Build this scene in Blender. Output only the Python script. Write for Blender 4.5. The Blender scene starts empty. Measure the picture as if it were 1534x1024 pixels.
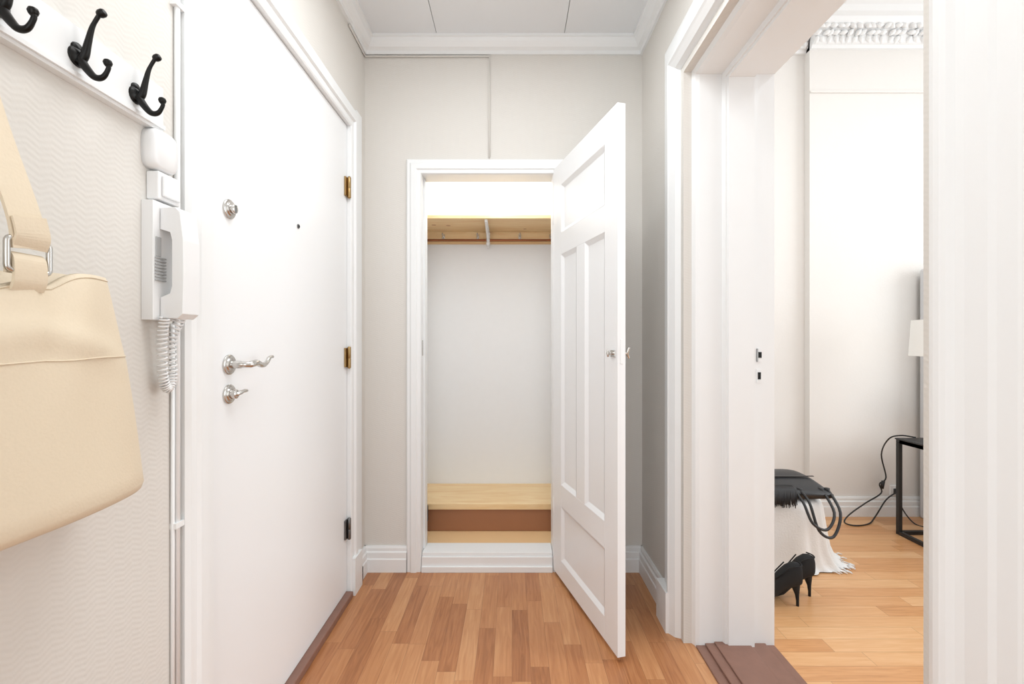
import bpy, bmesh, math, random
from mathutils import Vector, Matrix
random.seed(3)
S = bpy.context.scene
S.view_settings.view_transform = 'Standard'
S.view_settings.look = 'None'
S.view_settings.exposure = 0.08

def lin(c):
    return tuple((v/255/12.92 if v/255 <= .04045 else ((v/255+.055)/1.055)**2.4) for v in c)

# ---------------------------------------------------------------- materials
def base_mat(name, col, rough=.5, metal=0.0, spec=None):
    m = bpy.data.materials.new(name); m.use_nodes = True
    b = m.node_tree.nodes['Principled BSDF']
    b.inputs['Base Color'].default_value = (*lin(col), 1)
    b.inputs['Roughness'].default_value = rough
    b.inputs['Metallic'].default_value = metal
    if spec is not None: b.inputs['Specular IOR Level'].default_value = spec
    return m

def bumped(name, col, rough, scale, dist, strength=.4, metal=0, var=.04, stretch=(1,1,1)):
    m = base_mat(name, col, rough, metal)
    nt = m.node_tree; N = nt.nodes; L = nt.links; b = N['Principled BSDF']
    tc = N.new('ShaderNodeTexCoord'); mp = N.new('ShaderNodeMapping'); mp.inputs['Scale'].default_value = stretch
    L.new(tc.outputs['Object'], mp.inputs['Vector'])
    n = N.new('ShaderNodeTexNoise'); n.inputs['Scale'].default_value = scale; n.inputs['Detail'].default_value = 4
    L.new(mp.outputs[0], n.inputs['Vector'])
    bp = N.new('ShaderNodeBump'); bp.inputs['Strength'].default_value = strength; bp.inputs['Distance'].default_value = dist
    L.new(n.outputs['Fac'], bp.inputs['Height']); L.new(bp.outputs[0], b.inputs['Normal'])
    c = lin(col); mx = N.new('ShaderNodeMix'); mx.data_type = 'RGBA'
    mx.inputs[6].default_value = (*[v*(1-var) for v in c], 1); mx.inputs[7].default_value = (*[min(1, v*(1+var)) for v in c], 1)
    L.new(n.outputs['Fac'], mx.inputs[0]); L.new(mx.outputs[2], b.inputs['Base Color'])
    return m

def mnode(nt, op, a, b=None, c=None):
    n = nt.nodes.new('ShaderNodeMath'); n.operation = op
    for i, v in enumerate((a, b, c)):
        if v is None: continue
        if isinstance(v, (int, float)): n.inputs[i].default_value = v
        else: nt.links.new(v, n.inputs[i])
    return n.outputs[0]

def wallpaper(name, col, strength=.2):
    m = base_mat(name, col, .75, 0, .3)
    nt = m.node_tree; N = nt.nodes; L = nt.links; b = N['Principled BSDF']
    g = N.new('ShaderNodeNewGeometry'); sp = N.new('ShaderNodeSeparateXYZ'); L.new(g.outputs['Position'], sp.inputs[0])
    u = mnode(nt, 'ADD', sp.outputs[0], sp.outputs[1])
    n0 = N.new('ShaderNodeTexNoise'); n0.inputs['Scale'].default_value = 25; L.new(g.outputs['Position'], n0.inputs['Vector'])
    zig = mnode(nt, 'PINGPONG', mnode(nt, 'MULTIPLY', u, 1/.020), 1.0)
    v = mnode(nt, 'ADD', mnode(nt, 'MULTIPLY', sp.outputs[2], 1/.0105), mnode(nt, 'MULTIPLY', zig, .8))
    v = mnode(nt, 'ADD', v, mnode(nt, 'MULTIPLY', n0.outputs['Fac'], .9))
    s = mnode(nt, 'SINE', mnode(nt, 'MULTIPLY', v, 2*math.pi))
    n = N.new('ShaderNodeTexNoise'); n.inputs['Scale'].default_value = 70; n.inputs['Detail'].default_value = 4; L.new(g.outputs['Position'], n.inputs['Vector'])
    h = mnode(nt, 'ADD', mnode(nt, 'MULTIPLY', s, .4), mnode(nt, 'MULTIPLY', n.outputs['Fac'], 2.2))
    bp = N.new('ShaderNodeBump'); bp.inputs['Strength'].default_value = strength; bp.inputs['Distance'].default_value = .0012
    L.new(h, bp.inputs['Height']); L.new(bp.outputs[0], b.inputs['Normal'])
    c = lin(col); mx = N.new('ShaderNodeMix'); mx.data_type = 'RGBA'
    mx.inputs[6].default_value = (*[x*.985 for x in c], 1); mx.inputs[7].default_value = (*[x*1.005 for x in c], 1)
    L.new(mnode(nt, 'MULTIPLY_ADD', s, .5, .5), mx.inputs[0]); L.new(mx.outputs[2], b.inputs['Base Color'])
    return m

def planks(name, along, cols, w=.066, ln=.55, rough=.32):
    m = base_mat(name, (190, 130, 90), rough)
    nt = m.node_tree; N = nt.nodes; L = nt.links; b = N['Principled BSDF']
    g = N.new('ShaderNodeNewGeometry'); sp = N.new('ShaderNodeSeparateXYZ'); L.new(g.outputs['Position'], sp.inputs[0])
    a, c = (sp.outputs[1], sp.outputs[0]) if along == 'Y' else (sp.outputs[0], sp.outputs[1])
    cs = mnode(nt, 'MULTIPLY', c, 1/w); row = mnode(nt, 'FLOOR', cs)
    wn = N.new('ShaderNodeTexWhiteNoise'); wn.noise_dimensions = '1D'; L.new(row, wn.inputs['W'])
    as_ = mnode(nt, 'ADD', mnode(nt, 'MULTIPLY', a, 1/ln), mnode(nt, 'MULTIPLY', wn.outputs['Value'], 7.3))
    idx = mnode(nt, 'FLOOR', as_)
    cb = N.new('ShaderNodeCombineXYZ'); L.new(row, cb.inputs[0]); L.new(idx, cb.inputs[1])
    w2 = N.new('ShaderNodeTexWhiteNoise'); w2.noise_dimensions = '3D'; L.new(cb.outputs[0], w2.inputs['Vector'])
    gv = N.new('ShaderNodeCombineXYZ'); L.new(mnode(nt, 'MULTIPLY', a, 5.0), gv.inputs[0])
    L.new(mnode(nt, 'MULTIPLY', c, 70.0), gv.inputs[1]); L.new(mnode(nt, 'MULTIPLY', w2.outputs['Value'], 40.), gv.inputs[2])
    gn = N.new('ShaderNodeTexNoise'); gn.inputs['Scale'].default_value = 1.0; gn.inputs['Detail'].default_value = 6; gn.inputs['Distortion'].default_value = 1.2
    L.new(gv.outputs[0], gn.inputs['Vector'])
    f = mnode(nt, 'ADD', mnode(nt, 'MULTIPLY', w2.outputs['Value'], .62), mnode(nt, 'MULTIPLY', mnode(nt, 'SUBTRACT', gn.outputs['Fac'], .30), 1.0))
    r = N.new('ShaderNodeValToRGB'); L.new(f, r.inputs[0])
    e = r.color_ramp.elements
    e[0].position = 0; e[0].color = (*lin(cols[0]), 1); e[1].position = 1; e[1].color = (*lin(cols[-1]), 1)
    for i, cc in enumerate(cols[1:-1]):
        x = e.new((i+1)/(len(cols)-1)); x.color = (*lin(cc), 1)
    fx = mnode(nt, 'FRACT', cs); dx = mnode(nt, 'MINIMUM', fx, mnode(nt, 'SUBTRACT', 1.0, fx))
    sx = mnode(nt, 'LESS_THAN', dx, .011)
    fy = mnode(nt, 'FRACT', as_); dy = mnode(nt, 'MINIMUM', fy, mnode(nt, 'SUBTRACT', 1.0, fy))
    sy = mnode(nt, 'LESS_THAN', dy, .0016)
    sm = mnode(nt, 'MULTIPLY', mnode(nt, 'MAXIMUM', sx, sy), .45)
    mx = N.new('ShaderNodeMix'); mx.data_type = 'RGBA'; L.new(sm, mx.inputs[0]); L.new(r.outputs[0], mx.inputs[6])
    mx.inputs[7].default_value = (*lin((100, 62, 38)), 1); L.new(mx.outputs[2], b.inputs['Base Color'])
    return m

def wood(name, cols, axis='X', rough=.5):
    m = base_mat(name, cols[0], rough)
    nt = m.node_tree; N = nt.nodes; L = nt.links; b = N['Principled BSDF']
    tc = N.new('ShaderNodeTexCoord'); mp = N.new('ShaderNodeMapping')
    mp.inputs['Scale'].default_value = (2.2, 16, 16) if axis == 'X' else (16, 2.2, 16)
    L.new(tc.outputs['Object'], mp.inputs[0])
    n = N.new('ShaderNodeTexNoise'); n.inputs['Scale'].default_value = 1.6; n.inputs['Detail'].default_value = 5; n.inputs['Distortion'].default_value = 1.2
    L.new(mp.outputs[0], n.inputs['Vector'])
    r = N.new('ShaderNodeValToRGB'); L.new(n.outputs['Fac'], r.inputs[0]); e = r.color_ramp.elements
    e[0].position = .3; e[0].color = (*lin(cols[0]), 1); e[1].position = .7; e[1].color = (*lin(cols[1]), 1)
    v = N.new('ShaderNodeTexVoronoi'); v.inputs['Scale'].default_value = 7; L.new(tc.outputs['Object'], v.inputs['Vector'])
    k = mnode(nt, 'MULTIPLY', mnode(nt, 'LESS_THAN', v.outputs['Distance'], .10), .7)
    mx = N.new('ShaderNodeMix'); mx.data_type = 'RGBA'; L.new(k, mx.inputs[0]); L.new(r.outputs[0], mx.inputs[6])
    mx.inputs[7].default_value = (*lin((180, 118, 66)), 1); L.new(mx.outputs[2], b.inputs['Base Color'])
    return m

WHITE = bumped('painted_white', (242, 243, 243), .38, 14, .002, .25, var=.01)
DOORW = bumped('door_white', (243, 244, 245), .35, 3, .001, .15, var=.005)
PLASTER = bumped('white_plaster', (246, 246, 246), .8, 30, .001, .3, var=.012)
PAPER = wallpaper('beige_wallpaper', (225, 221, 215))
PAPER2 = wallpaper('bedroom_wallpaper', (236, 233, 229), .15)
CEIL = bumped('ceiling_panel', (236, 238, 240), .6, 8, .001, .1, var=.01)
DARK = base_mat('seam_dark', (120, 118, 115), .9)
FLOOR = planks('hall_parquet', 'Y', [(146, 92, 56), (176, 117, 75), (194, 137, 92), (208, 156, 111)], ln=.42)
FLOORB = planks('bedroom_parquet', 'X', [(192, 136, 86), (212, 156, 106), (222, 172, 122), (232, 188, 142)], w=.075)
PINE = wood('pine', [(250, 222, 176), (238, 200, 146)])
CFLOOR = bumped('closet_floor', (240, 202, 152), .5, 10, .0005, .1)
UNDERSHADE = bumped('bench_shade_brown', (160, 108, 74), .5, 10, .0005, .1)  # brown tone carries the shade below the closet bench
THRESH = bumped('brown_paint', (136, 100, 86), .4, 25, .002, .4, var=.15)
IRON = bumped('black_iron', (34, 33, 32), .32, 120, .0004, .4, metal=.7, var=.1)
CHROME = base_mat('satin_nickel', (205, 202, 198), .22, 1)
BRASS = base_mat('brass', (170, 142, 98), .32, 1)
STEEL = base_mat('dark_steel', (120, 120, 120), .35, 1)
PLASTIC = base_mat('white_plastic', (240, 240, 240), .35)
PLASTICG = base_mat('grey_plastic', (175, 175, 175), .45)
BLACKH = base_mat('black_hole', (12, 12, 12), .8)
LEATHER = bumped('beige_leather', (228, 212, 187), .55, 260, .0008, .5, var=.03)
BLEATH = bumped('black_leather', (44, 44, 46), .42, 150, .0006, .4, var=.1)
SUEDE = bumped('black_suede', (24, 24, 26), .8, 200, .0005, .3, var=.1)
THROW = bumped('white_throw', (238, 238, 237), .95, 120, .003, .6, var=.03)
GREY = bumped('grey_upholstery', (212, 213, 215), .9, 300, .0008, .5, var=.04)
BMETAL = base_mat('black_metal', (48, 48, 48), .45, .3)
SHADE = base_mat('lamp_shade', (246, 246, 243), .8)
COPPER = base_mat('copper_rod', (150, 95, 65), .35, .8)

# ---------------------------------------------------------------- mesh builder
class M:
    def __init__(s, name):
        s.name = name; s.bm = bmesh.new(); s.mats = []
    def mi(s, m):
        if m not in s.mats: s.mats.append(m)
        return s.mats.index(m)
    def face(s, vs, m, smooth=False):
        try:
            f = s.bm.faces.new(vs); f.material_index = s.mi(m); f.smooth = smooth; return f
        except ValueError: return None
    def box(s, x0, x1, y0, y1, z0, z1, m):
        v = [s.bm.verts.new(p) for p in ((x0,y0,z0),(x1,y0,z0),(x1,y1,z0),(x0,y1,z0),(x0,y0,z1),(x1,y0,z1),(x1,y1,z1),(x0,y1,z1))]
        for q in ((0,3,2,1),(4,5,6,7),(0,1,5,4),(1,2,6,5),(2,3,7,6),(3,0,4,7)): s.face([v[i] for i in q], m)
        return s
    def rings(s, rings, m, closed=True, caps=True, smooth=True, loop=False):
        R = [[s.bm.verts.new(p) for p in r] for r in rings]
        n = len(R[0]); K = len(R)
        for i in range(K if loop else K-1):
            A = R[i]; B = R[(i+1) % K]
            for j in range(n if closed else n-1):
                s.face([A[j], A[(j+1) % n], B[(j+1) % n], B[j]], m, smooth)
        if caps and closed and not loop:
            s.face(R[0][::-1], m, smooth); s.face(R[-1], m, smooth)
        return s
    def tube(s, pts, r, m, seg=12, loop=False, caps=True, flat=1.0):
        P = [Vector(p) for p in pts]; n = len(P)
        rr = r if isinstance(r, (list, tuple)) else [r]*n
        T = []
        for i in range(n):
            a = P[(i-1) % n] if (loop or i > 0) else P[i]; b = P[(i+1) % n] if (loop or i < n-1) else P[i]
            T.append((b-a).normalized())
        up = Vector((0, 0, 1)) if abs(T[0].z) < .9 else Vector((1, 0, 0))
        nrm = (up - T[0]*up.dot(T[0])).normalized(); rg = []
        for i in range(n):
            if i: nrm = (nrm - T[i]*nrm.dot(T[i])).normalized()
            bi = T[i].cross(nrm)
            rg.append([P[i] + (nrm*math.cos(k*2*math.pi/seg) + bi*math.sin(k*2*math.pi/seg)*flat)*rr[i] for k in range(seg)])
        return s.rings(rg, m, True, caps, True, loop)
    def lathe(s, o, ax, prof, m, seg=28, caps=True):
        o = Vector(o); ax = Vector(ax).normalized()
        u = ax.orthogonal().normalized(); w = ax.cross(u)
        return s.rings([[o + ax*d + (u*math.cos(k*2*math.pi/seg) + w*math.sin(k*2*math.pi/seg))*max(r, .0001) for k in range(seg)] for d, r in prof], m, True, caps)
    def ribbon(s, pts, wd, w, t, m, loop=False):
        P = [Vector(p) for p in pts]; wd = Vector(wd).normalized(); n = len(P); rg = []
        for i in range(n):
            a = P[max(i-1, 0)]; b = P[min(i+1, n-1)]; T = (b-a).normalized()
            wv = (wd - T*wd.dot(T)).normalized(); nn = T.cross(wv)
            rg.append([P[i]+wv*w/2+nn*t/2, P[i]-wv*w/2+nn*t/2, P[i]-wv*w/2-nn*t/2, P[i]+wv*w/2-nn*t/2])
        return s.rings(rg, m, True, True, False)
    def prism(s, poly, axis, a, b, m, smooth=False):
        def mk(p, t):
            return {'X': (t, p[0], p[1]), 'Y': (p[0], t, p[1]), 'Z': (p[0], p[1], t)}[axis]
        return s.rings([[mk(p, a) for p in poly], [mk(p, b) for p in poly]], m, True, True, smooth)
    def done(s, bevel=0, mat=None, subsurf=0, seg=2, solid=0):
        bmesh.ops.recalc_face_normals(s.bm, faces=s.bm.faces)
        me = bpy.data.meshes.new(s.name); s.bm.to_mesh(me); s.bm.free()
        for m in s.mats: me.materials.append(m)
        o = bpy.data.objects.new(s.name, me); S.collection.objects.link(o)
        if mat is not None: o.matrix_world = mat
        if solid:
            d = o.modifiers.new('solid', 'SOLIDIFY'); d.thickness = solid; d.offset = 0
        if bevel:
            d = o.modifiers.new('bevel', 'BEVEL'); d.width = bevel; d.segments = seg; d.limit_method = 'ANGLE'; d.angle_limit = math.radians(40)
        if subsurf:
            d = o.modifiers.new('sub', 'SUBSURF'); d.levels = d.render_levels = subsurf
        return o

def smoothpath(pts, k=6):
    P = [Vector(p) for p in pts]; out = []
    for i in range(len(P)-1):
        p0 = P[max(i-1, 0)]; p1 = P[i]; p2 = P[i+1]; p3 = P[min(i+2, len(P)-1)]
        for j in range(k):
            t = j/k
            out.append(.5*((2*p1)+(p2-p0)*t+(2*p0-5*p1+4*p2-p3)*t*t+(3*p1-p0-3*p2+p3)*t**3))
    out.append(P[-1]); return out

F = 690.0; CH = 1.16
XL, XR, YB, HC = -.749, .661, 2.34, 2.69   # hall
BX, BYB, BH = .983, 3.135, 3.31            # bedroom
Y0 = -1.3

# ---------------------------------------------------------------- shell
M('floor').box(-.95, .70, Y0, 2.46, -.08, 0, FLOOR).done()
M('floor_bedroom').box(.98, 4.8, Y0, 3.3, -.08, 0, FLOORB).done()
w = M('wall_left')
w.box(-.95, XL, Y0, 1.10, 0, HC, PAPER).box(-.95, XL, 1.10, 2.115, 2.165, HC, PAPER).box(-.95, XL, 2.115, 2.44, 0, HC, PAPER)
w.done()
w = M('wall_back')
w.box(XL, -.468, YB, 2.44, 0, HC, PAPER).box(.217, XR, YB, 2.44, 0, HC, PAPER).box(-.468, .217, YB, 2.44, 2.018, HC, PAPER); w.done()
w = M('wall_right')
w.box(XR, BX, 1.775, 2.44, 0, BH, PAPER).box(XR, BX, 2.44, 3.24, 0, BH, PLASTER)
w.box(XR, BX, .74, 1.775, 2.20, BH, PAPER).box(XR, BX, Y0, .74, 0, BH, PAPER); w.done()
c = M('ceiling'); c.box(-.95, XR, Y0, 2.44, HC+.008, HC+.06, DARK)
for a, b in ((-.749, -.3765), (-.3735, .2585), (.2615, XR)):
    for y0, y1 in ((Y0, -.2), (-.196, 2.34)): c.box(a, b, y0, y1, HC, HC+.008, CEIL)
c.done()
M('ceiling_bedroom').box(.70, 4.8, Y0, 3.3, BH, BH+.1, WHITE).done()
w = M('wall_bedroom_back'); w.box(BX, 4.8, BYB, 3.25, 0, BH, PAPER2).box(1.99, 4.8, 3.08, BYB, 0, BH, PAPER2); w.done()

# crown mouldings
def crown(name, path, prof, m):
    b = M(name); b.rings([[(x+ox*d, y+oy*d, z) for d, z in prof] for x, y, ox, oy in path], m, closed=False, caps=False, smooth=False); return b
prof = [(0, 2.615), (.012, 2.615), (.014, 2.632), (.03, 2.64), (.045, 2.66), (.05, 2.676), (.058, 2.678), (.058, HC)]
crown('trim_crown_hall', [(XL, Y0, 1, 0), (XL, YB, 1, -1), (XR, YB, -1, -1), (XR, Y0, -1, 0)], prof, WHITE).done()
prof = [(0, 3.11), (.02, 3.11), (.025, 3.13), (.04, 3.135), (.05, 3.2), (.09, 3.25), (.10, 3.27), (.14, 3.275), (.15, BH)]
b = crown('trim_crown_bedroom', [(BX, Y0, 1, 0), (BX, BYB, 1, -1), (1.99, BYB, 0, -1), (1.99, 3.08, 0, -1), (4.8, 3.08, 0, -1)], prof, WHITE)
x = 1.15
while x < 3.6:
    yb = 3.08 if x > 1.98 else BYB
    for k in range(3):
        a = random.uniform(-.8, .8); cx = x+random.uniform(-.014, .014); cz = 3.155+k*.034
        pr = [(-.028, .002), (-.014, .012), (0, .017), (.014, .012), (.028, .001)]
        b.lathe((cx, yb-.042-k*.018, cz), (math.sin(a+k*.9), -.2, math.cos(a+k*.9)), pr, WHITE, seg=10)
    x += .043
b.done()
M('trim_picture_rail').box(1.99, 4.8, 3.068, 3.08, 2.822, 2.836, PAPER2).done(.003)

# baseboards
def bb(b, x0, y0, x1, y1, nx, ny, m=WHITE):
    prof = [(0, .128), (.008, .128), (.012, .118), (.012, .104), (.018, .098), (.018, .07), (.022, .064), (.022, 0)]
    b.rings([[(x+nx*d, y+ny*d, z) for d, z in prof] for x, y in ((x0, y0), (x1, y1))], m, closed=False, caps=False, smooth=False)
b = M('baseboard_back'); bb(b, XL, YB, -.532, YB, 0, -1); bb(b, .28, YB, XR, YB, 0, -1); b.done()
b = M('baseboard_right'); bb(b, XR, YB, XR, 1.93, -1, 0); b.done()
b = M('baseboard_left'); bb(b, XL, YB, XL, 2.25, 1, 0); bb(b, XL, 1.03, XL, Y0, 1, 0); b.done()
b = M('baseboard_bedroom'); bb(b, BX, BYB, 1.99, BYB, 0, -1); bb(b, 1.968, 3.08, 4.8, 3.08, 0, -1); bb(b, 1.99, BYB, 1.99, 3.058, -1, 0); b.done()

# ---------------------------------------------------------------- doorway to bedroom
b = M('trim_bedroom_doorway')
prof = [(.661, .205), (.650, .203), (.645, .19), (.641, .178), (.639, .155), (.635, .147), (.633, .118), (.629, .108), (.623, .100), (.620, .092), (.620, .083),
        (.626, .076), (.640, .055), (.662, .046), (.668, .030), (.69, .024), (.70, .004), (.715, 0), (.80, 0), (.806, -.016), (.812, -.016), (.815, -.024), (.912, -.024), (.912, 0),
        (1.0, 0), (1.0, .02), (1.01, .03), (1.01, .09), (1.002, .11), (.983, .11)]
YF, YN, ZT = 1.755, .762, 2.18
b.rings([[(X, YF+d, 0) for X, d in prof], [(X, YF+d, ZT+d) for X, d in prof], [(X, YN-d, ZT+d) for X, d in prof], [(X, YN-d, 0) for X, d in prof]],
        WHITE, closed=False, caps=False, smooth=False)
b.box(.612, .664, 1.835, 1.955, 0, .16, WHITE).box(.612, .664, .565, .68, 0, .16, WHITE)
b.box(.932, .950, 1.752, 1.756, 1.085, 1.135, WHITE).box(.935, .949, 1.7505, 1.756, 1.10, 1.122, BLACKH).box(.932, .936, 1.7502, 1.756, 1.085, 1.135, CHROME)
b.box(.932, .950, 1.752, 1.756, 1.005, 1.055, WHITE).box(.935, .946, 1.7505, 1.756, 1.018, 1.045, BLACKH)
b.done()
b = M('trim_threshold_bedroom')
b.box(.70, 1.0, .74, 1.756, -.02, .006, THRESH).box(.735, .965, .74, 1.756, .006, .014, THRESH).box(.77, .90, .74, 1.756, .014, .020, THRESH)
b.done(.004)

# ---------------------------------------------------------------- entrance door (left)
def frame_sweep(b, prof, ya, yb, zt, side=1):
    b.rings([[(X, ya-d, 0) for X, d in prof], [(X, ya-d, zt+d) for X, d in prof], [(X, yb+d, zt+d) for X, d in prof], [(X, yb+d, 0) for X, d in prof]],
            WHITE, closed=False, caps=False, smooth=False)
b = M('trim_entrance_door')
prof = [(-.80, 0), (-.735, 0), (-.731, .006), (-.731, .03), (-.722, .036), (-.722, .062), (-.728, .07), (-.728, .088), (-.736, .098), (-.749, .098)]
frame_sweep(b, prof, 1.134, 2.10, 2.145)
b.box(-.75, -.738, 2.19, 2.262, 0, 2.262, WHITE)
b.box(-.755, -.716, 2.106, 2.205, 0, .17, WHITE)
b.box(-.755, -.716, 1.03, 1.128, 0, .17, WHITE)
b.done()
M('trim_threshold_entrance').box(-.80, -.722, 1.138, 2.096, 0, .028, THRESH).done(.004)

d = M('door_1')
d.box(-.80, -.752, 1.137, 2.097, .030, 2.142, DOORW)
def ros(y, z, r=.027, m=CHROME):
    d.lathe((-.752, y, z), (1, 0, 0), [(0, r), (.004, r), (.006, r*.9), (.006, r*.72), (.010, r*.66), (.011, .001)], m)
ros(1.222, 1.512, .026); d.lathe((-.742, 1.222, 1.512), (1, 0, 0), [(0, .012), (.008, .012), (.01, .009), (.01, .0001)], CHROME)
d.box(-.742, -.730, 1.2195, 1.2245, 1.502, 1.522, STEEL)
ros(1.222, 1.10, .027)
d.tube(smoothpath([(-.745, 1.222, 1.10), (-.715, 1.222, 1.10), (-.700, 1.232, 1.10), (-.697, 1.258, 1.103), (-.698, 1.285, 1.096), (-.700, 1.312, 1.100), (-.702, 1.334, 1.115), (-.703, 1.352, 1.117)]),
       [.010]*6+[.008]*6+[.009]*8+[.0078]*8+[.0062]*8+[.0048]*7, CHROME, 14)
ros(1.222, 1.022, .026); d.lathe((-.742, 1.222, 1.022), (1, 0, 0), [(0, .013), (.012, .012), (.014, .009), (.014, .0001)], CHROME)
d.tube(smoothpath([(-.732, 1.212, 1.020), (-.726, 1.225, 1.024), (-.722, 1.24, 1.028), (-.722, 1.255, 1.028)]), [.004]*3+[.006]*7+[.005]*6+[.004]*3, CHROME, 10)
d.lathe((-.752, 1.618, 1.566), (1, 0, 0), [(0, .008), (.003, .008), (.004, .005), (.004, .0001)], STEEL); d.lathe((-.748, 1.618, 1.566), (1, 0, 0), [(0, .0055), (.001, .005), (.001, .0001)], BLACKH)
for z, m in ((1.86, BRASS), (1.09, BRASS), (.315, STEEL)):
    d.lathe((-.738, 2.088, z-.05), (0, 0, 1), [(0, .004), (.004, .008), (.045, .008), (.046, .0065), (.048, .008), (.095, .008), (.1, .004)], m, 14)
    d.box(-.7515, -.745, 2.062, 2.088, z-.043, z+.043, m)
d.done(.0015)

# ---------------------------------------------------------------- closet
w = M('wall_closet')
w.box(-.72, -.62, 2.44, 3.08, 0, 2.45, PLASTER).box(.50, .60, 2.44, 3.08, 0, 2.45, PLASTER).box(-.62, .50, 2.98, 3.08, 0, 2.45, PLASTER)
w.box(-.62, .50, 2.44, 3.08, 2.40, 2.45, PLASTER); w.done()
M('floor_closet').box(-.62, .50, 2.44, 2.98, 0, .088, CFLOOR).done()
b = M('trim_closet_frame')
prof = [(2.445, .012), (2.445, 0), (2.33, 0), (2.322, .004), (2.322, .02), (2.316, .026), (2.316, .05), (2.322, .058), (2.322, .07), (2.328, .076), (2.34, .076)]
b.rings([[(-.458-dd, Y, 0) for Y, dd in prof], [(-.458-dd, Y, 2.007+dd) for Y, dd in prof], [(.207+dd, Y, 2.007+dd) for Y, dd in prof], [(.207+dd, Y, 0) for Y, dd in prof]], WHITE, closed=False, caps=False, smooth=False)
b.box(-.456, .205, 2.325, 2.45, 0, .075, WHITE).box(-.456, .205, 2.335, 2.45, .075, .093, WHITE).box(-.456, .205, 2.315, 2.33, 0, .03, WHITE)
b.box(-.459, -.448, 2.38, 2.44, .093, 2.0, WHITE)
b.box(-.4585, -.455, 2.345, 2.365, 1.09, 1.17, CHROME)
b.done(.002)

b = M('closet_bench')
b.box(-.615, .495, 2.60, 2.978, .214, .246, PINE).box(-.615, .495, 2.612, 2.628, .089, .214, UNDERSHADE); b.done(.002)  # brown upright board stands in for the shade under the bench
b = M('coat_shelf')
b.box(-.615, .495, 2.64, 2.978, 1.868, 1.888, PINE).box(-.615, .495, 2.962, 2.979, 1.79, 1.868, PINE)
b.tube([(-.615, 2.90, 1.80), (.495, 2.90, 1.80)], .008, COPPER, 12)
b.box(-.158, -.142, 2.66, 2.96, 1.852, 1.868, WHITE)
b.box(-.158, -.142, 2.94, 2.962, 1.76, 1.868, WHITE)
b.tube(smoothpath([(-.15, 2.68, 1.855), (-.15, 2.80, 1.825), (-.15, 2.90, 1.79), (-.15, 2.95, 1.77)]), .008, WHITE, 10)
for z in (1.78, 1.80, 1.82, 1.84): b.lathe((-.15, 2.905, z), (0, -1, 0), [(0, .012), (.012, .012), (.016, .004)], WHITE, 14)
for xx in (-.44, -.22, .05, .25):
    b.box(xx-.009, xx+.009, 2.956, 2.963, 1.812, 1.852, CHROME)
    b.tube(smoothpath([(xx, 2.957, 1.84), (xx, 2.93, 1.838), (xx, 2.915, 1.85)]), .005, CHROME, 8)
    b.tube(smoothpath([(xx, 2.957, 1.825), (xx, 2.935, 1.815), (xx, 2.92, 1.825)]), .005, CHROME, 8)
b.done(.0015)
b = M('black_backpack')
rg = []
for i in range(11):
    t = i/10; z = .089+.29*t; e = math.sqrt(max(0, 1-max(0, (t-.55)/.45)**2.4)); e0 = min(1, .8+t*2)
    hw = .066*e*e0+.004; hd = .075*e*e0+.004
    rg.append([(-.537+hw*math.copysign(abs(math.cos(a))**.7, math.cos(a)), 2.515+hd*math.copysign(abs(math.sin(a))**.7, math.sin(a)), z) for a in [k*2*math.pi/20 for k in range(20)]])
b.rings(rg, SUEDE)
b.tube(smoothpath([(-.50, 2.455, .35), (-.474, 2.44, .30), (-.466, 2.442, .2), (-.485, 2.45, .12)]), .006, BLEATH, 8, flat=1)
b.tube(smoothpath([(-.56, 2.50, .37), (-.545, 2.50, .40), (-.53, 2.50, .40), (-.515, 2.50, .37)]), .006, BLEATH, 8)
b.tube(smoothpath([(-.470, 2.46, .16), (-.469, 2.50, .25), (-.470, 2.56, .25), (-.472, 2.575, .16)]), .004, BLEATH, 8)
b.done()

# closet door leaf
P0 = Vector((.209, 2.312, 0)); P1 = Vector((.381, 1.662, 0)); dv = (P1-P0); W = dv.length; dv.normalize(); nv = Vector((-dv.y, dv.x, 0))
mat = Matrix(((dv.x, nv.x, 0, P0.x), (dv.y, nv.y, 0, P0.y), (0, 0, 1, 0), (0, 0, 0, 1)))
T = .032; zb, zt = .02, 2.025
d = M('door_2')
st = .105
d.box(0, st, 0, T, zb, zt, DOORW).box(W-st, W, 0, T, zb, zt, DOORW)
for a, c_ in ((zb, .11), (.37, .475), (1.58, 1.685), (1.915, zt)): d.box(st, W-st, 0, T, a, c_, DOORW)
mid = W/2
d.box(mid-.045, mid+.045, 0, T, .475, 1.58, DOORW)
d.box(st, W-st, .011, T-.011, .11, 1.915, DOORW)
def panel(u0, u1, z0, z1):
    for y0, y1 in ((0.0, .0108), (T, T-.0108)):
        o = [(u0, y0, z0), (u1, y0, z0), (u1, y0, z1), (u0, y0, z1)]
        k = .018; q = [(u0+k, y1, z0+k), (u1-k, y1, z0+k), (u1-k, y1, z1-k), (u0+k, y1, z1-k)]
        A = [d.bm.verts.new(p) for p in o]; B = [d.bm.verts.new(p) for p in q]
        for i in range(4): d.face([A[i], A[(i+1) % 4], B[(i+1) % 4], B[i]], DOORW)
panel(st, W-st, .11, .37); panel(st, mid-.045, .475, 1.58); panel(mid+.045, W-st, .475, 1.58); panel(st, W-st, 1.685, 1.915)
d.box(W-.001, W+.002, .011, .021, 1.08, 1.17, WHITE)
d.box(W-.050, W-.014, -.004, .0, 1.105, 1.13, CHROME)
d.tube([(W-.034, -.001, 1.118), (W-.034, -.022, 1.118)], .005, CHROME, 10)
d.tube([(W-.034, -.02, 1.106), (W-.034, -.022, 1.118), (W-.034, -.02, 1.130)], [.004, .006, .004], CHROME, 10)
d.box(W-.060, W-.014, T, T+.004, 1.06, 1.17, CHROME)
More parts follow.
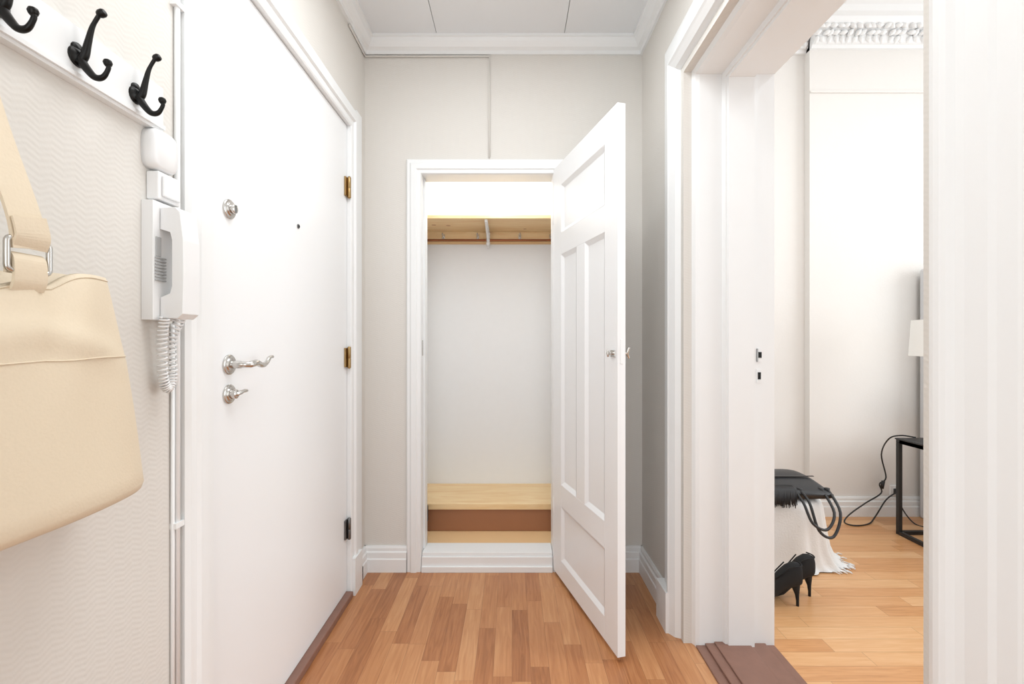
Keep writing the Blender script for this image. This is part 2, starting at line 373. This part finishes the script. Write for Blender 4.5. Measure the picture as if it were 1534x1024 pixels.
d.tube([(W-.034, T, 1.118), (W-.034, T+.028, 1.118)], .005, CHROME, 10)
d.tube(smoothpath([(W-.030, T+.030, 1.140), (W-.034, T+.026, 1.118), (W-.040, T+.034, 1.100)]), .006, CHROME, 10)
for z in (.3, 1.75): d.lathe((-.004, .005, z), (0, 0, 1), [(0, .004), (.003, .007), (.08, .007), (.083, .004)], DOORW, 12)
d.done(.0025, mat)

# ---------------------------------------------------------------- cable conduits
b = M('trim_cable_conduit')
b.tube([(XL+.006, 2.1, 2.606), (XL+.006, 2.333, 2.606), (-.115, 2.333, 2.606), (-.115, 2.333, 2.094)], .005, PAPER, 8)
b.done()
b = M('trim_wall_conduit')
b.tube([(XL+.006, 1.022, .13), (XL+.006, 1.022, 2.61)], .006, WHITE, 8)
b.tube([(XL+.005, 1.010, .13), (XL+.005, 1.010, 1.2)], .004, WHITE, 8)
for z in (.35, .75, 1.9, 2.3): b.box(XL, XL+.014, 1.008, 1.034, z, z+.012, WHITE)
b.done()

# ---------------------------------------------------------------- wall devices
b = M('door_chime')
rg = []
for dx, k in ((0, 1), (.018, 1), (.024, .94), (.027, .84)):
    rg.append([(XL+dx, .965+.036*k*math.copysign(abs(math.cos(a))**.5, math.cos(a)), 1.557+.042*k*math.copysign(abs(math.sin(a))**.5, math.sin(a))) for a in [i*2*math.pi/32 for i in range(32)]])
b.rings(rg, PLASTIC); b.done()
b = M('light_switch')
b.box(XL, XL+.026, .942, 1.004, 1.453, 1.511, PLASTIC).box(XL+.026, XL+.032, .950, .998, 1.460, 1.504, PLASTIC); b.done(.003)
b = M('intercom_phone')
b.box(XL, XL+.024, .930, 1.000, 1.205, 1.448, PLASTIC)
b.box(XL+.024, XL+.026, .936, .950, 1.335, 1.375, PLASTICG)
for i in range(8): b.box(XL+.024, XL+.028, .934, .962, 1.285+i*.0065, 1.288+i*.0065, PLASTICG)
poly = [(-.724, 1.210), (-.690, 1.208), (-.678, 1.218), (-.676, 1.30), (-.677, 1.37), (-.684, 1.428), (-.694, 1.438), (-.724, 1.436), (-.724, 1.392), (-.704, 1.386), (-.700, 1.37), (-.700, 1.275), (-.704, 1.26), (-.724, 1.252)]
b.prism([(p[0], p[1]) for p in poly], 'Y', .948, .998, PLASTIC)
def helix(path, R, turns, n):
    P = smoothpath(path, 20); out = []; L = len(P)-1
    for i in range(n):
        t = i/(n-1)*L; k = min(int(t), L-1); p = P[k].lerp(P[k+1], t-k); T_ = (P[k+1]-P[k]).normalized()
        u_ = T_.cross(Vector((1, 0, .01))).normalized(); v_ = T_.cross(u_); a = i/(n-1)*turns*2*math.pi
        out.append(p+u_*R*math.cos(a)+v_*R*math.sin(a))
    return out
b.tube(helix([(-.712, .945, 1.21), (-.722, .950, 1.16), (-.725, .957, 1.09), (-.724, .968, 1.062), (-.722, .979, 1.09), (-.722, .977, 1.16), (-.70, .975, 1.212)], .0080, 40, 640), .0021, PLASTIC, 6)
b.done(.003)

# ---------------------------------------------------------------- coat rack
b = M('coat_rack')
b.box(XL, XL+.016, -.1, .968, 1.598, 1.692, WHITE)
b.box(XL+.016, XL+.021, -.1, .968, 1.604, 1.612, WHITE)
for hy in (.897, .776, .655, .545, .42):
    x0 = XL+.016
    b.lathe((x0, hy, 1.64), (1, 0, 0), [(0, .017), (.003, .016), (.006, .011), (.009, .001)], IRON, 20)
    b.lathe((x0, hy, 1.652), (1, 0, 0), [(0, .012), (.003, .011), (.005, .006), (.006, .001)], IRON, 16)
    up = smoothpath([(x0+.003, hy, 1.632), (x0+.013, hy, 1.642), (x0+.019, hy, 1.665), (x0+.026, hy, 1.690), (x0+.036, hy, 1.708), (x0+.040, hy, 1.712)])
    b.tube(up, [.0080-.0047*min(1, i/20) for i in range(len(up))], IRON, 12)
    b.lathe((x0+.034, hy, 1.7105), (1, 0, .35), [(0, .002), (.002, .005), (.006, .0066), (.011, .0066), (.014, .005), (.015, .001)], IRON, 14)
    lo = smoothpath([(x0+.003, hy, 1.640), (x0+.015, hy, 1.622), (x0+.030, hy, 1.606), (x0+.044, hy, 1.606), (x0+.053, hy, 1.620), (x0+.052, hy, 1.628)])
    b.tube(lo, [.0080-.0045*min(1, i/22) for i in range(len(lo))], IRON, 12)
    b.lathe((x0+.052, hy, 1.623), (0, 0, 1), [(0, .003), (.003, .0055), (.007, .0068), (.011, .0055), (.013, .002)], IRON, 14)
b.done(.0012)

# ---------------------------------------------------------------- beige tote bag
b = M('tote_bag')
cy = .56; cx = -.685
def ring(t, inner=False):
    N_ = 120; out = []
    hw = .247-.045*t**1.1; th = (.053*(1-t)**.7+.022) if t < 1 else .022
    if t < .04: k = .86+.14*math.sqrt(t/.04); hw *= (.985+.015*t/.04); th *= k
    if inner: hw -= .006; th -= .006
    for k in range(N_):
        a = k*2*math.pi/N_; ca, sa = math.cos(a), math.sin(a)
        yy = cy+hw*math.copysign(abs(ca)**.42, ca); s_ = (yy-cy)/hw
        xx = cx+.004+th*math.copysign(abs(sa)**.5, sa)
        wr = .0035*math.sin(5*s_+5*t)*(1-t)+.006*math.sin(11*s_-8*t+1)*t**2*(1-abs(s_)**3)
        wr += .008*math.exp(-((t-.80+.25*abs(s_-.2))/.06)**2)*(1-abs(s_)**4)
        xx += wr + .010*t*t*(1-s_*s_)*(1 if sa > 0 else -.3)
        z = .908+.357*t-(.042*math.exp(-((s_+.02)/.22)**2)+.028*math.exp(-((s_-.42)/.16)**2)*(1 if sa > 0 else .2))*t**5
        out.append((max(xx, XL+.006), yy, z))
    return out
rg = [ring(t) for t in (0, .01, .04, .1, .2, .3, .4, .5, .56, .62, .66, .70, .74, .78, .82, .86, .9, .93, .96, .985, 1.0)]
rg += [ring(1.0, True), [(x, y, z-.03) for x, y, z in ring(.96, True)], [(x, y, z-.1) for x, y, z in ring(.9, True)]]
b.rings(rg, LEATHER)
b.tube([(x+.0004 if x > cx else x, y, z) for x, y, z in ring(.64)], .0012, LEATHER, 6, loop=True)
b.tube([(x+.0003 if x > cx else x, y, z) for x, y, z in ring(.985)], .0012, LEATHER, 6, loop=True)
for ya, yt in ((.613, .560), (.507, .530)):
    xr = -.646
    b.ribbon(smoothpath([(xr+.000, ya, 1.228), (xr+.005, ya, 1.242), (xr+.004, ya, 1.268), (xr-.004, ya, 1.275), (xr-.006, ya, 1.25)]), (0, 1, 0), .042, .004, LEATHER)
    hw = .027
    rp = []
    for sy, sz in ((-1, -1), (1, -1), (1, 1), (-1, 1)):
        for q in range(5):
            a = math.atan2(sz, sy)-math.pi/4+q*math.pi/8
            rp.append((xr+.003, ya+sy*(hw-.006)+.006*math.cos(a), 1.274+sz*.015+.006*math.sin(a)))
    b.tube(rp, .0036, CHROME, 10, loop=True)
    b.ribbon(smoothpath([(xr+.004, ya, 1.284), (xr+.002, ya-.006 if ya > cy else ya+.003, 1.33), (-.670, (ya*.55+yt*.45), 1.45), (-.690, yt, 1.60), (-.705, .545, 1.628)]), (0, 1, 0), .044, .004, LEATHER)
    b.ribbon(smoothpath([(xr+.004, ya, 1.284), (xr+.009, ya, 1.300), (xr+.0075, ya-.004, 1.325)]), (0, 1, 0), .044, .003, LEATHER)
b.done()

# ---------------------------------------------------------------- bedroom: pouf with throw
b = M('pouf_with_throw')
pcx, pcy, ph = 1.34, 2.51, .355
rg = []; NN = 200
levels = [(0.05, 0), (.4, 0), (.8, 0), (.93, .004), (1.0, .02), (1.035, .05), (1.06, .1), (1.10, .18), (1.15, .26), (1.23, .315), (1.36, .345), (1.45, .349)]
for k, drop in levels:
    r_ = []
    for i in range(NN):
        a = i*2*math.pi/NN; ca, sa = math.cos(a), math.sin(a)
        ex = .28*math.copysign(abs(ca)**.55, ca); ey = .19*math.copysign(abs(sa)**.55, sa)
        f = drop/.35
        rip = 1+f*(.040*math.sin(13*a+1)+.03*math.sin(23*a+2.3))
        kk = k if (ca > .1) else (1+(k-1)*.2 if k > 1 else k)
        kk2 = k if sa > 0 else (1+(k-1)*.28 if k > 1 else k)
        X = pcx+ex*kk*rip; Y = pcy+ey*kk2*rip
        X = max(X, 1.03)
        z = ph-drop+.005*math.sin(9*X*6)*math.cos(8*Y*5)*(1-f) + (.008*math.sin(13*a)*f if drop < .34 else 0)
        r_.append((X, Y, max(z, .006)))
    rg.append(r_)
b.rings(rg, THROW, caps=False)
fv = [b.bm.verts.new(p) for p in rg[0]]; b.face(fv, THROW, True)
for i in range(0, NN):
    x, y, z = rg[-1][i]
    if x > 1.6 and i % 2 == 0:
        dx = x-pcx; dy = y-pcy; l = math.hypot(dx, dy)
        b.tube([(x, y, .008), (x+dx/l*.012, y+dy/l*.012+.003, .009), (x+dx/l*.03, y+dy/l*.03, .004)], [.003, .0035, .002], THROW, 6)
b.done()

# black handbag lying on the pouf
b = M('black_handbag')
def bag_pt(u, v, h):
    X = 1.265+.30*u+.075*(1-v); Y = 2.325+.26*v; return X, Y, .368+h+.03*v
rg = []
for j in range(13):
    v = j/12; e = math.sin(math.pi*min(1, max(0, .12+v*.80)))**.4
    r_ = []
    for k in range(24):
        a = k*2*math.pi/24; ca, sa = math.cos(a), math.sin(a)
        u = .5+.5*math.copysign(abs(ca)**.4, ca)*(.90+.10*v)
        h = .034*e*(.65+v*.6)*(math.copysign(abs(sa)**.55, sa)+1)
        r_.append(bag_pt(u, v, h))
    rg.append(r_)
b.rings(rg, BLEATH)
b.ribbon([bag_pt(.03+.94*t, .45, .068) for t in [i/8 for i in range(9)]], (0, 1, 0), .012, .003, BLEATH)
for off, dx in ((0, 0), (.035, .03)):
    b.tube(smoothpath([(1.440+dx, 2.36, .405), (1.435+dx, 2.27, .37), (1.46+dx, 2.235, .28-off), (1.53+dx, 2.235, .25-off), (1.585+dx, 2.265, .32), (1.580+dx, 2.35, .41)]), .0068, BLEATH, 10)
    for q in (1.44+dx, 1.58+dx): b.lathe((q, 2.355, .40), (0, 0, 1), [(0, .013), (.014, .013), (.016, .005)], BLEATH, 12)
for i in range(46):   # leather fringe over the front-left side
    t = i/45; x = 1.275+.15*t; y = 2.318+.0*t; l = random.uniform(.075, .10)
    b.tube([(x, y+.03, .432), (x, y-.004, .418), (x-.006, y-.020-random.random()*.008, .43-l)], [.002, .0036, .002], BLEATH, 5)
b.done()

# ---------------------------------------------------------------- stiletto shoes
def shoe(name, hx, hy, ang, toe=.0):
    b = M(name)
    sec = [
        (-.010, .110, .172, .012), (-.006, .098, .184, .024), (.006, .090, .190, .029), (.030, .084, .190, .031), (.055, .072, .176, .031), (.080, .054, .150, .031),
        (.105, .034, .118, .033), (.135, .012, .084, .038), (.165, .004, .058, .038), (.195, .003, .038, .030), (.222, .003, .024, .017), (.240, .004, .014, .005)]
    rg = []
    for u, z0, z1, w_ in sec:
        rg.append([(u, w_*math.copysign(abs(math.cos(a))**.8, math.cos(a)), (z0+z1)/2+(z1-z0)/2*math.copysign(abs(math.sin(a))**.8, math.sin(a))) for a in [k*2*math.pi/20 for k in range(20)]])
    b.rings(rg, SUEDE)
    b.tube([(.018, 0, .115), (.014, 0, .085), (.008, 0, .05), (.006, 0, .02), (.006, 0, 0)], [.024, .017, .0085, .006, .006], SUEDE, 12)
    b.tube(smoothpath([(.004, -.029, .186), (-.006, 0, .188), (.004, .029, .186), (.05, .030, .176), (.10, .02, .125), (.115, 0, .110), (.10, -.02, .125), (.05, -.030, .176)], 3), .003, SUEDE, 6, loop=False)
    m_ = Matrix.Translation((hx, hy, 0)) @ Matrix.Rotation(ang, 4, 'Z')
    return b.done(0, m_)
shoe('high_heel_shoe', 1.262, 2.025, math.radians(170))
shoe('high_heel_shoe', 1.366, 2.105, math.radians(178))

# ---------------------------------------------------------------- nightstand, lamp, bed
b = M('nightstand')
x0, x1, y0, y1, h = 2.325, 2.635, 2.30, 2.79, .572; t = .022
for a in (x0, x1-t):
    for c_ in (y0, y1-t): b.box(a, a+t, c_, c_+t, 0, h-t, BMETAL)
for z in (0, h-t):
    for a in (x0, x1-t): b.box(a, a+t, y0+t, y1-t, z, z+t, BMETAL)
    for c_ in (y0, y1-t): b.box(x0+t, x1-t, c_, c_+t, z, z+t, BMETAL)
b.box(x0, x1, y0, y1, h-t, h, BMETAL).box(x0-.004, x1+.004, y0-.004, y1+.004, h, h+.008, BMETAL)
b.done(.0015)
b = M('table_lamp')
lx, ly, lz = 2.44, 2.60, h+.008
b.lathe((lx, ly, lz), (0, 0, 1), [(0, .045), (.006, .045), (.012, .040), (.02, .048), (.045, .064), (.07, .054), (.09, .022), (.11, .010), (.53, .008), (.6, .006)], BLEATH, 32)
r1 = .155
b.lathe((lx, ly, 1.08), (0, 0, 1), [(0, r1), (.205, r1-.012)], SHADE, 48, caps=False)
b.lathe((lx, ly, 1.08), (0, 0, 1), [(0, r1-.004), (.205, r1-.016)], SHADE, 48, caps=False)
for a in (0, 2.1, 4.2): b.tube([(lx, ly, 1.17), (lx+math.cos(a)*(r1-.014), ly+math.sin(a)*(r1-.014), 1.27)], .002, CHROME, 6)
b.done()
b = M('bed')
b.box(2.69, 4.3, 2.93, 3.045, .0, 1.64, GREY)
for i in range(4): b.box(2.70+i*.40, 2.70+i*.40+.39, 2.90, 2.93, .35, 1.62, GREY)
b.box(2.71, 4.28, 1.0, 2.895, .08, .34, GREY).box(2.72, 4.27, 1.02, 2.895, .341, .60, THROW)
for a in (2.75, 4.15):
    for c_ in (1.08, 2.75): b.box(a, a+.05, c_, c_+.05, 0, .08, BMETAL)
b.done(.022, seg=4)
b = M('wall_outlet')
b.box(2.52, 2.60, 3.07, 3.08, .132, .205, PLASTIC); b.box(2.54, 2.58, 3.055, 3.07, .15, .185, BLEATH); b.done(.004)
b = M('power_cable')
b.tube(smoothpath([(2.42, 2.76, .588), (2.36, 2.80, .592), (2.32, 2.84, .56), (2.43, 3.03, .42), (2.46, 3.03, .27), (2.41, 3.02, .23), (2.42, 3.02, .17), (2.30, 3.0, .11), (2.19, 2.99, .04), (2.13, 2.95, .006), (2.16, 2.90, .005), (2.27, 2.93, .005), (2.36, 2.99, .03), (2.47, 3.04, .12), (2.55, 3.052, .166)]), .0042, BMETAL, 8)
b.tube(smoothpath([(2.56, 3.05, .16), (2.54, 3.0, .08), (2.56, 2.93, .006), (2.60, 2.86, .005), (2.66, 2.80, .006)]), .0042, BMETAL, 8)
b.tube([(2.435, 3.02, .25), (2.425, 3.02, .20)], .010, BMETAL, 10)
b.done()

# ---------------------------------------------------------------- lights
def area(name, loc, rot, sx, sy, power, col=(1, 1, 1)):
    l = bpy.data.lights.new(name, 'AREA'); l.shape = 'RECTANGLE'; l.size = sx; l.size_y = sy; l.energy = power; l.color = col
    o = bpy.data.objects.new(name, l); o.location = loc; o.rotation_euler = rot; S.collection.objects.link(o); return o
COOL = (.94, .98, 1)
area('hall_overhead_fill', (-.04, 1.15, 2.62), (0, 0, 0), .7, 1.1, 15, COOL)  # added overhead fill, evens out the hall; no fixture modelled
area('hall_rear_fill', (-.05, -1.2, 1.4), (math.radians(90), 0, 0), 1.2, 2.2, 14, COOL)  # added fill panel behind the camera, reaches the back wall
area('bedroom_side_fill', (4.6, .9, 1.7), (0, math.radians(90), 0), 2.2, 2.6, 64, COOL)  # added side panel in place of a window; none is built
area('bedroom_overhead_area', (2.2, 1.4, 3.2), (0, 0, 0), .6, .6, 17, COOL)  # downward area light below the bedroom ceiling, no fixture modelled
l = bpy.data.lights.new('closet_fill', 'POINT'); l.energy = 9; l.shadow_soft_size = .06; l.color = COOL  # unseen point fill behind the header, added to brighten the closet
o = bpy.data.objects.new('closet_fill', l); o.location = (-.1, 2.50, 2.2); S.collection.objects.link(o)
wd = bpy.data.worlds.new('World'); S.world = wd; wd.use_nodes = True
wd.node_tree.nodes['Background'].inputs[0].default_value = (.95, .975, 1, 1); wd.node_tree.nodes['Background'].inputs[1].default_value = .8

cam = bpy.data.cameras.new('Camera'); cam.sensor_width = 36; cam.lens = 36*F/1534; cam.clip_start = .02
co = bpy.data.objects.new('Camera', cam); co.location = (0, 0, CH); co.rotation_euler = (math.radians(90), 0, 0)
S.collection.objects.link(co); S.camera = co
